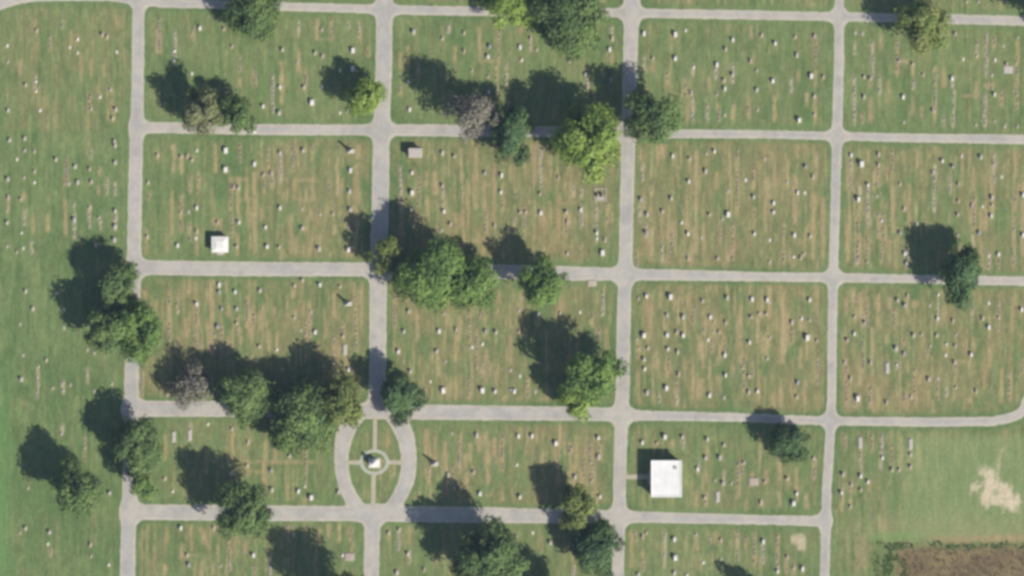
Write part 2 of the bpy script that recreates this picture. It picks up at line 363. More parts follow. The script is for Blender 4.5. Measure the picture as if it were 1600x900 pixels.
tile(400, 450, '25,15,w 370,275,w 280,265,s 240,185,s 345,150,s 545,300,t 555,385,L 130,385,s 580,510,w 20,365,t 955,145,w 1175,160,s 925,270,w 1145,270,w 1250,260,t 1435,270,g 1500,275,w 890,395,w 1130,395,w 1415,350,s 965,520,w 1170,640,W 1415,640,W 1495,645,w 1090,585,s 1590,515,s 1595,635,s 165,510,s 1185,460,s 1350,370,s',
 '30,140,260,t 235,10,60,t 490,20,190,t 615,130,300,t 625,0,400,t 130,280,380,t 235,310,390,t 490,300,450,t 340,180,340,t 390,350,410,t 870,50,250,t 1000,140,210,t 1250,290,460,t 1335,160,380,t 1270,180,330,t 1500,480,640,t 1440,380,600,t 1400,140,200,t 1135,420,550,t 1330,560,700,t 1515,20,100,t 1430,170,300,t 1590,300,450,t 1410,480,560,t 1245,560,700,t 1060,620,700,t 1380,240,500,t 1010,170,330,t 45,100,240,t 310,200,330,t 545,220,320,t')
tile(800, 450, '840,50,w 990,55,W 1345,60,w 1500,70,w 1190,80,t 970,170,w 1070,180,w 1240,180,w 1495,180,t 825,295,W 970,295,w 1070,295,w 1335,215,t 1295,275,t 1225,325,s 1485,340,w 850,375,t 975,380,w 1035,400,w 825,445,w 1330,420,w 830,505,w 1040,540,t 1335,545,w 1480,550,t 845,655,w 965,625,W 1235,670,w 1325,685,s 1480,650,w 1535,645,w 1595,75,w 1595,440,s 165,165,w 300,160,t 425,150,s 560,165,s 45,140,s 45,270,t 15,645,w 145,650,s 50,550,s 1030,275,t 1545,160,t 1590,160,t 1440,500,s 790,65,s 780,320,s',
 '930,20,120,t 1030,70,150,t 1100,30,130,t 165,190,240,t 370,170,210,t 570,20,170,p 500,150,240,t 60,50,200,t 290,110,180,t 980,440,540,t 1080,430,520,t 1180,570,690,t 1235,450,560,t 1180,300,450,t 1430,100,470,t 1450,440,640,t 1540,190,340,t 790,330,440,t 790,520,620,t 1030,630,730,p 920,660,720,p 1160,570,690,t 1030,570,650,t 900,400,500,t 1380,480,560,t 1595,280,440,t 1500,450,560,t 1135,120,230,t 1260,200,300,t 1250,320,400,t 1200,200,300,t 1540,660,710,t 1410,200,330,t 870,100,280,t 590,250,380,t 1330,300,420,t 1080,200,300,t 540,260,330,t 100,560,680,t')
tile(1200, 450, '260,75,w 150,215,w 260,200,s 210,190,s 245,310,W 305,330,t 10,310,s 185,590,g 180,680,t 10,90,s 810,75,w 870,50,t 855,105,g 540,285,w 495,325,t 1060,190,w 1010,110,s 1155,205,t 1065,40,s 1380,95,s 1585,135,w 1380,245,w 910,295,w 960,290,s 1055,295,t 1175,290,s 1170,360,t 800,375,w 850,410,g 1015,360,s 1115,350,s 1270,415,w 745,500,L 805,480,s 1005,570,w 1060,570,s 560,690,W 740,715,t 640,465,t 515,565,t 480,465,t 1165,465,t 895,680,t 1175,620,s 540,180,t 605,215,t 1300,645,t 1110,420,s 1340,190,t 1440,185,t',
 '490,60,160,t 560,40,90,t 620,90,240,t 690,40,240,t 600,170,240,p 650,250,560,t 790,130,260,t 870,60,160,t 930,80,120,t 910,80,120,t 760,60,130,t 595,330,500,t 740,290,350,t 800,350,400,p 805,460,510,p 850,320,360,t 920,500,720,t 1000,370,440,t 1060,540,700,t 1115,620,680,p 1170,450,700,t 1120,360,440,t 1280,120,220,t 1060,80,230,p 1440,40,280,t 1530,60,270,t 1460,500,720,t 1510,520,700,t 640,620,750,t 690,620,750,t 545,650,740,t 850,660,750,t 1000,640,740,t 490,440,740,t 10,40,200,t 90,30,470,t 200,370,500,t 80,570,740,t 230,580,730,t 310,430,600,t 150,250,350,t 1390,380,500,t 1590,440,540,t 550,120,220,t 205,170,260,t 1260,680,720,t',
 '1320,1460,185 1160,1240,460')
tile(0, 675, '1085,30,L 1185,20,L 685,380,w 160,600,w 125,630,s 310,625,w 300,700,s 570,775,s 680,830,s 1130,600,w 385,10,s 530,100,s 1290,245,t 1445,260,w 1030,290,t 1080,370,s 1180,830,g 1585,770,w 1170,770,t 1340,180,t 1380,835,s 1550,65,t 1390,210,t 1335,600,t 175,350,s 565,705,t 1545,210,t',
 '530,20,180,t 1035,20,180,t 1290,110,260,t 1450,0,220,t 1195,580,740,t 1040,590,690,t 1280,620,700,t 1435,670,860,t 1535,690,760,t 1330,820,890,t 1030,830,900,t 1555,40,100,t 1545,170,280,t 315,720,780,t 1335,580,640,t 1390,170,230,t 1135,700,800,t 1435,820,870,p 1590,830,900,t',
 '1290,1360,180 1540,1600,190 1540,1600,245 1130,1240,770')
tile(400, 675, '210,150,w 100,360,w 265,370,w 345,410,W 515,375,w 95,240,g 235,640,w 540,770,s 585,780,T 1400,385,w 1380,20,w 1225,10,s 1360,250,t 1200,270,t 950,760,w 880,880,w 1130,800,s 1050,860,t 305,340,s 895,610,t 830,630,t 1240,350,t',
 '60,50,200,t 120,100,200,t 310,110,340,t 50,190,440,t 200,330,430,t 300,400,450,t 1075,10,150,t 1120,30,220,t 1185,60,250,t 1335,70,190,t 1230,200,330,t 1450,60,330,t 1270,40,260,t 1540,20,250,t 1490,40,140,t 1080,230,330,t 200,580,690,t 310,570,690,t 400,600,700,t 520,580,690,t 590,610,690,t 825,590,680,t 890,600,740,p 960,590,700,t 960,740,830,p 90,760,890,p 455,580,660,t 1400,30,120,t 1355,200,280,t 1180,330,390,t',
 '0,60,185 0,60,250 80,360,190')
tile(800, 675, '40,25,w 125,25,w 275,70,W 540,35,w 540,155,w 30,205,s 395,280,w 495,310,s 50,405,w 550,405,w 815,65,w 955,30,W 1065,30,w 1220,45,w 1325,80,t 1210,160,w 1300,160,w 1160,230,w 1320,320,w 1285,405,L 1205,410,t 1270,300,s 1370,320,s 1510,310,T 1450,190,t 1580,310,t 1555,440,t 905,70,t 240,690,w 25,655,t 815,655,t 840,630,t 1015,670,w 1020,785,W 1015,880,w 790,890,w 1305,675,t 1150,640,s 1195,815,s 1305,795,s 1570,685,w 130,630,s 1095,895,s',
 '400,20,240,t 490,60,320,t 450,100,280,t 550,60,180,t 365,60,150,t 270,100,230,t 190,140,200,t 1005,50,110,t 1165,170,260,p 1325,240,340,p 1070,50,110,p 1415,190,410,t 1150,370,460,t 1210,230,310,t 1210,370,470,t 1435,160,270,t 1235,650,700,t 745,620,850,t 820,740,870,t 955,620,850,p 1410,620,800,t 1515,640,840,t 1570,660,820,p 1465,650,750,t 1155,640,740,t 385,820,890,p 1500,250,340,t 1275,620,700,t 510,200,310,t 1560,420,470,t 770,620,700,t 1590,240,320,t 355,80,140,t 375,80,140,t')
tile(1200, 675, '120,290,t 180,385,w 160,445,W 285,165,t 575,65,L 890,75,L 470,265,w 580,275,w 460,380,w 520,330,t 625,310,w 580,360,t 715,160,w 890,140,t 775,235,t 820,235,t 215,855,w 60,870,w 120,780,t 890,215,t 515,465,t 160,850,t',
 '75,170,300,t 180,220,380,t 125,270,350,t 480,20,110,t 580,90,280,p 650,20,130,t 710,20,240,p 775,80,240,t 890,30,110,p 890,120,240,t 830,30,240,t 290,170,300,t 630,300,370,t 515,300,400,t 60,640,890,t 60,760,880,p 115,760,890,t 160,820,900,t 215,830,890,t 460,340,500,t 515,420,490,t 70,370,460,t 180,390,430,t 940,80,260,t 240,390,480,t')

STONES = []; STRIPS = []; HSTRIPS = []
for (ox, oy), (a, b, c) in TILES.items():
    for w_ in a.split():
        x, y, k = w_.split(','); STONES.append((ox + int(x) / 4, oy + int(y) / 4, k))
    for w_ in b.split():
        x, y0, y1, k = w_.split(','); STRIPS.append((ox + int(x) / 4, oy + int(y0) / 4, oy + int(y1) / 4, k))
    for w_ in c.split():
        x0, x1, y = w_.split(','); HSTRIPS.append((ox + int(x0) / 4, ox + int(x1) / 4, oy + int(y) / 4))

# ------------------------------------------------------------------ ground
COLX = [217, 590, 976, 1302]
ROWY = [16, 205, 426, 648, 806]
DRY = {(0,0):.2,(0,1):.38,(0,2):.12,(0,3):.08,(0,4):.05,(0,5):.16,
       (1,0):.2,(1,1):.2,(1,2):.35,(1,3):.6,(1,4):.28,(1,5):.42,
       (2,0):.4,(2,1):.24,(2,2):.85,(2,3):.62,(2,4):.75,(2,5):.28,
       (3,0):.4,(3,1):.26,(3,2):1.1,(3,3):1.0,(3,4):.4,(3,5):.32,
       (4,0):.3,(4,1):.2,(4,2):.6,(4,3):.88,(4,4):.4,(4,5):.35}
def block_of(x, y):
    c = sum(x > q for q in COLX); r = sum(y > q for q in ROWY)
    return c, r
def poly_mask(X, Y, poly, soft):
    ins = np.zeros(X.shape, bool); dist = np.full(X.shape, 1e9)
    n = len(poly)
    for i in range(n):
        x0, y0 = poly[i]; x1, y1 = poly[(i + 1) % n]
        cond = ((y0 > Y) != (y1 > Y)) & (X < (x1 - x0) * (Y - y0) / (y1 - y0 + 1e-9) + x0)
        ins ^= cond
        dx, dy = x1 - x0, y1 - y0
        t = np.clip(((X - x0) * dx + (Y - y0) * dy) / (dx * dx + dy * dy + 1e-9), 0, 1)
        dist = np.minimum(dist, np.hypot(X - x0 - t * dx, Y - y0 - t * dy))
    s = np.where(ins, -dist, dist)
    return 1 - sstep(-soft, soft, s)

def build_ground():
    x0, x1, y0, y1 = -64.0, 1664.0, -64.0, 964.0
    sx, sy = 1.6, 3.2
    nx = int(round((x1 - x0) / sx)) + 1; ny = int(round((y1 - y0) / sy)) + 1
    xs = np.linspace(x0, x1, nx); ys = np.linspace(y0, y1, ny)
    X, Y = np.meshgrid(xs, ys)
    S = road_sdf(X, Y)
    dry = np.zeros_like(X)
    ci = sum((X > q).astype(int) for q in COLX); ri = sum((Y > q).astype(int) for q in ROWY)
    for (c, r), d in DRY.items():
        dry[(ci == c) & (ri == r)] = d
    dry = np.where((ci == 1) & (ri == 2), 0.22 + 0.5 * sstep(370, 410, X), dry)
    dry = np.where((ci == 0) & (ri >= 2), dry + 0.18 * sstep(40, 0, X) * 0, dry)
    # broad variation of the turf
    n1 = fbm(X / 120, Y / 120, 3, 4); n2 = fbm(X / 30, Y / 38, 9, 4); n3 = fbm(X / 9, Y / 12, 21, 3)
    green = lin(115, 136, 86); deep = lin(100, 126, 76); light = lin(131, 147, 96)
    olive = lin(135, 137, 93); tan = lin(174, 158, 117); pale = lin(186, 174, 146)
    col = green[None, None] + (deep - green)[None, None] * sstep(.45, .7, n1)[..., None] * 0.9
    col = col + (light - col) * (sstep(.48, .75, n2) * 0.6)[..., None]
    mar = sstep(1, 12, S)                                   # turf beside the roads stays green
    patch = fbm(X / 17, Y / 34, 33, 4)
    d = dry * mar * (0.15 + 1.7 * sstep(.3, .72, .5 * n2 + .5 * patch))
    col = col + (olive - col) * np.clip(d * 1.0, 0, .92)[..., None]
    col = col + (lin(154, 143, 101) - col) * (np.clip(dry * 1.3 - .25, 0, 1) * mar * sstep(.47, .68, .55 * fbm(X / 11, Y / 26, 35, 4) + .45 * fbm(X / 45, Y / 70, 36, 3)) * .8)[..., None]
    # long worn lines that follow the rows of graves
    wob = (fbm(X / 60, Y / 60, 41, 2) - .5) * 3
    st = vnoise((X + wob) / 5.2, Y / 70 + 40 * vnoise(np.floor(X / 5.2), 0 * Y, 2), 55)
    st = 0.65 * st + 0.35 * vnoise((X + wob) / 3.1, Y / 34, 56)
    br = fbm(X / 14, Y / 18, 71, 3)
    smask = sstep(.54, .76, st) * sstep(.34, .58, br) * np.clip(dry * 1.5 + .1, 0, 1) * mar
    gr = sstep(.62, .85, vnoise((X + wob) / 6.5, Y / 60, 91)) * mar
    col = col + (deep - col) * (gr * 0.6)[..., None]
    col = col + (tan - col) * (smask * 0.85)[..., None]
    # mottles
    col = col + (tan - col) * (sstep(.66, .84, n3) * 0.35 * np.clip(dry + .1, 0, 1) * mar)[..., None]
    fine = fbm(X / 4.2, Y / 7.0, 101, 3); comb = vnoise((X + wob) / 3.3, Y / 22, 111)
    col = col * (1 + (fine - .5) * .40 + (comb - .5) * .2 * mar)[..., None]
    # rows of graves seen one by one
    rng = np.random.RandomState(4)
    for (xc, ya, yb, k) in STRIPS:
        i0 = max(0, int((xc - 9 - x0) / sx)); i1 = int((xc + 9 - x0) / sx) + 1
        j0 = max(0, int((ya - 8 - y0) / sy)); j1 = int((yb + 8 - y0) / sy) + 1
        xx = X[j0:j1, i0:i1]; yy = Y[j0:j1, i0:i1]
        sd = rng.randint(1000)
        cx = xc + (vnoise(yy / 12, yy * 0, sd) - .5) * 1.6
        wd = (2.8 if k == 't' else 2.2) * (0.75 + 0.6 * vnoise(yy / 7, yy * 0, sd + 5))
        m = (1 - sstep(wd * .45, wd * 1.6, np.abs(xx - cx))) * sstep(-4, 3, yy - ya) * sstep(-4, 3, yb - yy)
        m *= 0.5 + 0.75 * vnoise(xx / 6, yy / 7, sd + 9)
        tcol = (tan if k == 't' else pale) * rng.uniform(.92, 1.08) * np.array([1, rng.uniform(.95, 1.03), rng.uniform(.9, 1.08)])
        col[j0:j1, i0:i1] += (tcol - col[j0:j1, i0:i1]) * np.clip(m * (.88 if k == 't' else .9), 0, .95)[..., None]
    for (xa, xb, yc) in HSTRIPS:
        i0 = max(0, int((xa - 8 - x0) / sx)); i1 = int((xb + 8 - x0) / sx) + 1
        j0 = max(0, int((yc - 9 - y0) / sy)); j1 = int((yc + 9 - y0) / sy) + 2
        xx = X[j0:j1, i0:i1]; yy = Y[j0:j1, i0:i1]
        m = (1 - sstep(1.2, 3.6, np.abs(yy - yc))) * sstep(-4, 2, xx - xa) * sstep(-4, 2, xb - xx) * (0.4 + .7 * vnoise(xx / 6, yy / 6, 3))
        col[j0:j1, i0:i1] += (tan - col[j0:j1, i0:i1]) * np.clip(m * .75, 0, .9)[..., None]
    # fresh soil round the stones
    for (xc, yc, k) in STONES:
        i0 = max(0, int((xc - 10 - x0) / sx)); i1 = int((xc + 10 - x0) / sx) + 1
        j0 = max(0, int((yc - 12 - y0) / sy)); j1 = int((yc + 12 - y0) / sy) + 1
        xx = X[j0:j1, i0:i1]; yy = Y[j0:j1, i0:i1]
        big = 1.25 if k in 'WT' else 1.0
        m = (1 - sstep(1.0, 4.6 * big, np.hypot(xx - xc, (yy - yc - 1) * .7))) * (.5 if k in 'tT' else .42)
        col[j0:j1, i0:i1] += (tan * 1.04 - col[j0:j1, i0:i1]) * m[..., None]
    # bare sand patch on the right, and a smaller one
    wx = X + (fbm(X / 8, Y / 8, 14, 4) - .5) * 22; wy = Y + (fbm(X / 8, Y / 8, 15, 4) - .5) * 22
    P = [(1534,733),(1550,733),(1559,747),(1577,755),(1589,772),(1592,788),(1583,801),(1573,793),(1546,787),(1539,796),(1535,779),(1536,760)]
    hole = 1 - 0.6 * (1 - sstep(2, 8, np.hypot(X - 1556, (Y - 770))))
    m = poly_mask(wx, wy, [(1563 + (a - 1563) * 1.02, 767 + (b - 767) * 1.02) for a, b in P], 5) * hole
    P2 = [(1516,762),(1534,753),(1534,757),(1524,770),(1516,774)]
    P3 = [(1555,735),(1562,695),(1566,696),(1560,738)]
    P4 = [(1236,837),(1252,834),(1259,838),(1258,860),(1247,860),(1244,850),(1236,848)]
    sand = lin(218, 202, 174)
    sand = sand * (.86 + .28 * fbm(X / 5, Y / 5, 18, 3))[..., None]
    # rough ground and tilled plot at the lower right
    far = sstep(1380, 1440, X) * sstep(672, 690, Y) * sstep(850, 835, Y)
    col = col + (lin(141, 160, 108) - col) * (far * .55)[..., None]
    bandm = np.exp(-((Y - 822 - (X - 1300) * .01) / 22.0) ** 2) * sstep(1300, 1340, X)
    col = col + (lin(158, 156, 112) - col) * (bandm * .5 * (0.3 + n2))[..., None]
    gb = np.exp(-((Y - 838 - (n3 - .5) * 8) / 7.0) ** 2) * sstep(1330, 1375, X) * sstep(1450, 1410, X)
    col = col + (lin(113, 160, 88) - col) * (gb * .45)[..., None]
    tanb = np.exp(-((Y - 842 - (n3 - .5) * 10) / 6.0) ** 2) * sstep(1440, 1480, X)
    col = col + (lin(176, 152, 115) - col) * (tanb * .7)[..., None]
    soil = poly_mask(wx, wy, [(1402,853),(1664,857),(1664,990),(1398,990)], 9)
    rows_ = vnoise(X / 40, (Y + .04 * X) / 3.6, 88)
    sc_ = lin(122, 104, 80) + (lin(142, 126, 92) - lin(122, 104, 80)) * sstep(.3, .7, .6 * n2 + .4 * rows_)[..., None]
    col = col + (sc_ - col) * (soil * .93)[..., None]
    ed = poly_mask(wx, wy, [(1362,852),(1402,850),(1400,990),(1358,990)], 6)
    col = col + (lin(112, 128, 78) - col) * (ed * .6)[..., None]
    dirt = poly_mask(wx, wy, [(1345,835),(1362,830),(1355,880),(1338,900),(1330,905)], 6)
    col = col + (lin(172, 152, 118) - col) * (dirt * .5)[..., None]
    for q, w_ in ((m, .85), (poly_mask(wx, wy, P2, 3), .65), (poly_mask(wx, wy, P3, 3), .5), (poly_mask(X, Y, P4, 3), .65)):
        col = col + (sand - col) * (q * w_)[..., None]
    # left lawn is smoother and greener
    lf = sstep(30, 0, X) * sstep(500, 700, Y)
    col = col + (lin(112, 156, 92) - col) * (lf * .45)[..., None]
    fade = np.minimum(np.minimum(X - x0, x1 - X), np.minimum(Y - y0, y1 - Y))
    avg = lin(118, 140, 95)
    col = avg + (col - avg) * sstep(0, 40, fade)[..., None]
    col = col / KLIT
    v = np.stack([gx(X), gy(Y), np.zeros_like(X)], -1).reshape(-1, 3)
    idx = np.arange(nx * ny).reshape(ny, nx)
    f = np.stack([idx[1:, :-1], idx[1:, 1:], idx[:-1, 1:], idx[:-1, :-1]], -1).reshape(-1, 4)
    # the same sheet goes on to the horizon
    B = 6000.0
    X0, X1, Y0, Y1 = gx(x0), gx(x1), gy(y1), gy(y0)
    gxs = [-B, X0, X1, B]; gys = [-B, Y0, Y1, B]
    n0 = len(v)
    ov = np.array([[a, b, 0] for b in gys for a in gxs], float)
    of = [[n0 + j * 4 + i, n0 + j * 4 + i + 1, n0 + (j + 1) * 4 + i + 1, n0 + (j + 1) * 4 + i] for j in range(3) for i in range(3) if (i, j) != (1, 1)]
    v = np.vstack([v, ov]); f = np.vstack([f, of])
    cols = np.vstack([col.reshape(-1, 3), np.tile(avg / KLIT, (len(ov), 1))])
    me = mesh_np('ground', v, f, MAT['grass'])
    color_attr(me, cols)
    o = link(bpy.data.objects.new('ground', me))
    tag(o, kind='structure')
build_ground()

# ------------------------------------------------------------------ mesh bits
def bm_box(bm, cx, cy, z0, sx, sy, h, bev=0.0, taper=0.0):
    vs = []
    for z, k in ((z0, 1.0), (z0 + h, 1.0 - taper)):
        for a, b in ((-1, -1), (1, -1), (1, 1), (-1, 1)):
            vs.append(bm.verts.new((cx + a * sx / 2 * k, cy + b * sy / 2 * k, z)))
    fs = [(3, 2, 1, 0), (4, 5, 6, 7)] + [(i, (i + 1) % 4, 4 + (i + 1) % 4, 4 + i) for i in range(4)]
    faces = [bm.faces.new([vs[i] for i in q]) for q in fs]
    if bev > 0:
        ed = set(e for q in faces[1:] for e in q.edges if max(v.co.z for v in e.verts) > z0 + 1e-5)
        bmesh.ops.bevel(bm, geom=list(ed), offset=bev, segments=1, affect='EDGES')
def bm_extr(bm, prof, x0, x1):
    """profile in (y,z), extruded along x"""
    a = [bm.verts.new((x0, y, z)) for y, z in prof]; b = [bm.verts.new((x1, y, z)) for y, z in prof]
    n = len(prof)
    bm.faces.new(list(reversed(a))); bm.faces.new(b)
    for i in range(n):
        bm.faces.new([a[i], a[(i + 1) % n], b[(i + 1) % n], b[i]])
def bm_cyl(bm, cx, cy, z0, r0, r1, h, n=12):
    a = [bm.verts.new((cx + r0 * math.cos(2 * math.pi * i / n), cy + r0 * math.sin(2 * math.pi * i / n), z0)) for i in range(n)]
    b = [bm.verts.new((cx + r1 * math.cos(2 * math.pi * i / n), cy + r1 * math.sin(2 * math.pi * i / n), z0 + h)) for i in range(n)]
    bm.faces.new(list(reversed(a))); bm.faces.new(b)
    for i in range(n): bm.faces.new([a[i], a[(i + 1) % n], b[(i + 1) % n], b[i]])
def bm_mesh(name, fn, mat):
    bm = bmesh.new(); fn(bm)
    bmesh.ops.recalc_face_normals(bm, faces=bm.faces[:])
    me = bpy.data.meshes.new(name); bm.to_mesh(me); bm.free()
    if mat: me.materials.append(mat)
    return me
def part(name, fn, mat, parent, loc=(0, 0, 0)):
    o = link(bpy.data.objects.new(name, bm_mesh(name, fn, mat)), parent)
    o.location = loc
    return o

# ------------------------------------------------------------------ the large mausoleum
def big_mausoleum():
    x, y = lift(1041, 748, 4.0)
    t = empty('mausoleum', x, y)
    tag(t, 'large white flat-roofed stone mausoleum beside the road, joined to it by a short path', 'mausoleum')
    w, d, h = 8.8, 10.8, 3.6
    th = 0.4
    part('wall', lambda b: bm_box(b, 0, d / 2 - th / 2, 0, w, th, h), MAT['wall_stone'], t)
    part('wall', lambda b: bm_box(b, 0, -d / 2 + th / 2, 0, w, th, h), MAT['wall_stone'], t)
    part('wall', lambda b: bm_box(b, w / 2 - th / 2, 0, 0, th, d - 2 * th - .006, h), MAT['wall_stone'], t)
    def west(b):
        for sy_ in (-1, 1):
            bm_box(b, -w / 2 + th / 2, sy_ * (d / 4 + .2), 0, th, d / 2 - th - .4 - .006, h)
        bm_box(b, -w / 2 + th / 2, 0, 2.5, th - .01, 1.62, h - 2.5)
    part('wall', west, MAT['wall_stone'], t)
    def roof(b):
        bm_box(b, 0, 0, h, 9.6, 11.5, 0.32, 0.04)
    r = part('roof', roof, MAT['roof_white'], t)
    def para(b):
        for q in (-1, 1):
            bm_box(b, 0, q * (11.5 / 2 - .22), h + .3, 9.5, .34, .16, .03)
            bm_box(b, q * (9.6 / 2 - .22), 0, h + .3, .34, 11.5 - .80, .16, .03)
    part('parapet', para, MAT['roof_white'], r)
    for k in range(-2, 3):
        part('roof_seam', lambda b: bm_box(b, k * 1.75, 0, h + .315, .07, 10.6, .03), MAT['roof_white'], r)
    part('vent', lambda b: (bm_box(b, 2.9, 3.3, h + .32, .7, .7, .3, .03), bm_box(b, 2.9, 3.3, h + .62, .95, .95, .08, .02)), MAT['pale_stone'], r)
    dr = part('door', lambda b: bm_box(b, -w / 2 + .2, 0, .05, .1, 1.5, 2.42), MAT['bronze'], t)
    part('handle', lambda b: bm_box(b, -w / 2 + .13, .25, 1.0, .05, .05, .5), MAT['pale_stone'], dr)
    for q in (-1, 1):
        part('column', lambda b: (bm_box(b, -w / 2 - .28, q * 1.3, 0, .5, .5, .25, .03), bm_cyl(b, -w / 2 - .28, q * 1.3, .25, .2, .17, 3.1, 16), bm_box(b, -w / 2 - .28, q * 1.3, 3.35, .48, .48, .248)), MAT['pale_stone'], t)
    part('step', lambda b: bm_box(b, -w / 2 - .6, 0, 0, 1.2, 3.6, .16, .02), MAT['pale_stone'], t)
    # cut stone courses stand proud of the walls
    for q in (-1, 1):
        part('plinth', lambda b: bm_box(b, 0, q * (d / 2 + .06), 0, w + .24, .12, .5, .03), MAT['pale_stone'], t)
        part('cornice', lambda b: bm_box(b, 0, q * (d / 2 + .08), h - .3, w + .3, .16, .29, .03), MAT['pale_stone'], t)
big_mausoleum()

def small_mausoleum():
    x, y = lift(343.5, 382, 2.4)
    t = empty('mausoleum', x, y)
    tag(t, 'small square pale stone mausoleum with shallow hipped roof on the lawn', 'mausoleum')
    part('wall', lambda b: (bm_box(b, 0, 2.05, 0, 4.6, .4, 1.95), bm_box(b, 2.1, 0, 0, .4, 3.69, 1.95), bm_box(b, -2.1, 0, 0, .4, 3.69, 1.95),
                            bm_box(b, -1.5, -2.05, 0, 1.6, .4, 1.95), bm_box(b, 1.5, -2.05, 0, 1.6, .4, 1.95), bm_box(b, 0, -2.05, 1.7, 1.39, .39, .25)), MAT['wall_stone'], t)
    r = part('roof', lambda b: bm_box(b, 0, 0, 1.95, 5.3, 5.0, .2, .03), MAT['white_stone'], t)
    part('roof_cap', lambda b: bm_box(b, 0, 0, 2.15, 4.9, 4.6, .3, .02, .55), MAT['white_stone'], r)
    part('door', lambda b: bm_box(b, 0, -2.05, .02, 1.36, .12, 1.66), MAT['bronze'], t)
    part('step', lambda b: (bm_box(b, 0, -2.75, 0, 2.2, 1.0, .14, .02), bm_box(b, 0, -2.6, .14, 1.8, .68, .12, .02)), MAT['pale_stone'], t)
small_mausoleum()

def tomb(px, py, sx, sy, h, mat, mat2, label, coping=False):
    x, y = lift(px, py, h)
    t = empty('table_tomb', x, y, random.uniform(-.02, .02))
    tag(t, label, 'tomb')
    part('base', lambda b: bm_box(b, 0, 0, 0, sx, sy, h * .25, .03), MAT[mat2], t)
    part('chest', lambda b: bm_box(b, 0, 0, h * .25, sx * .86, sy * .82, h * .5, .02), MAT[mat], t)
    part('slab', lambda b: bm_box(b, 0, 0, h * .75, sx * .96, sy * .94, h * .25, .05), MAT[mat], t)
random.seed(11)
tomb(648.5, 238.5, 4.3, 3.0, 2.5, 'pale_stone', 'pale_stone', 'broad pale stone chest tomb at the road corner casting a dark shadow')

def pink_plot():
    x, y = gx(938), gy(304)
    t = empty('grave_plot', x, y)
    tag(t, 'pink stone kerbed plot with two upright stones near the road', 'grave plot')
    for q in (-1, 1):
        part('kerb', lambda b: bm_box(b, q * 1.75, 0, 0, .4, 4.2, .25, .03), MAT['pink_stone'], t)
        part('kerb', lambda b: bm_box(b, 0, q * 1.9, 0, 3.09, .4, .25, .03), MAT['pink_stone'], t)
    for q in (-.75, .75):
        part('stone', lambda b: bm_box(b, q, -.4, 0, .5, 1.1, 1.2, .05), MAT['pink_stone'], t)
    part('slab', lambda b: bm_box(b, 0, -1.2, 0, 2.7, .9, .12, .02), MAT['pale_stone'], t)
pink_plot()

# slabs: (pixel x, y, size x, y, material, label)
def slab(px, py, sx, sy, mat, label):
    t = empty('ledger_slab', gx(px), gy(py), random.uniform(-.03, .03))
    tag(t, label, 'grave slab')
    part('base', lambda b: bm_box(b, 0, 0, 0, sx, sy, .12, .02), MAT['pale_stone'], t)
    part('slab', lambda b: bm_box(b, 0, 0, .12, sx * .86, sy * .9, .14, .03), MAT[mat], t)
slab(925, 442.5, 2.8, 1.9, 'tan_stone', 'tan flat slab at the roadside left of the third vertical road')

def monument():
    x, y = lift(584, 724, 3.0)
    t = empty('monument', x, y)
    tag(t, 'white stone monument on stepped base within the ring path of the oval', 'monument')
    part('step', lambda b: bm_box(b, 0, 0, 0, 4.0, 3.2, .25, .03), MAT['pale_stone'], t)
    part('step', lambda b: bm_box(b, 0, 0, .25, 3.2, 2.5, .25, .03), MAT['white_stone'], t)
    p = part('pedestal', lambda b: bm_box(b, 0, 0, .5, 2.3, 1.7, 1.5, .05), MAT['white_stone'], t)
    part('cornice', lambda b: bm_box(b, 0, 0, 2.0, 2.6, 2.0, .2, .05), MAT['white_stone'], p)
    part('shaft', lambda b: (bm_box(b, 0, 0, 2.2, 1.3, 1.1, .35, .04), bm_box(b, 0, 0, 2.55, .9, .8, 1.1, .03, .25)), MAT['white_stone'], t)
monument()

def obelisk(px, py, h, label, sx=2.4, sy=1.5):
    x, y = gx(px), gy(py)
    t = empty('obelisk', x, y, random.uniform(-.03, .03))
    tag(t, label, 'obelisk', 'obelisks')
    part('base', lambda b: (bm_box(b, 0, 0, 0, sx, sy, .3, .03), bm_box(b, 0, 0, .3, sx * .75, sy * .8, .3, .03)), MAT['pale_stone'], t)
    part('die', lambda b: bm_box(b, 0, 0, .6, .85, .85, .8, .03), MAT['white_stone'], t)
    s = part('shaft', lambda b: bm_box(b, 0, 0, 1.4, .62, .62, h - 1.8, 0, .3), MAT['pale_stone'], t)
    part('point', lambda b: bm_box(b, 0, 0, h - .4, .62 * .7, .62 * .7, .4, 0, .95), MAT['pale_stone'], s)
obelisk(548, 236, 4.0, 'tall obelisk nearest the second vertical road, upper of two on that lawn side')
obelisk(544, 474.5, 3.7, 'tall obelisk left of the second vertical road, south of the wide crossroad')
obelisk(679, 724.5, 3.7, 'tall obelisk on the lawn right of the oval drive')

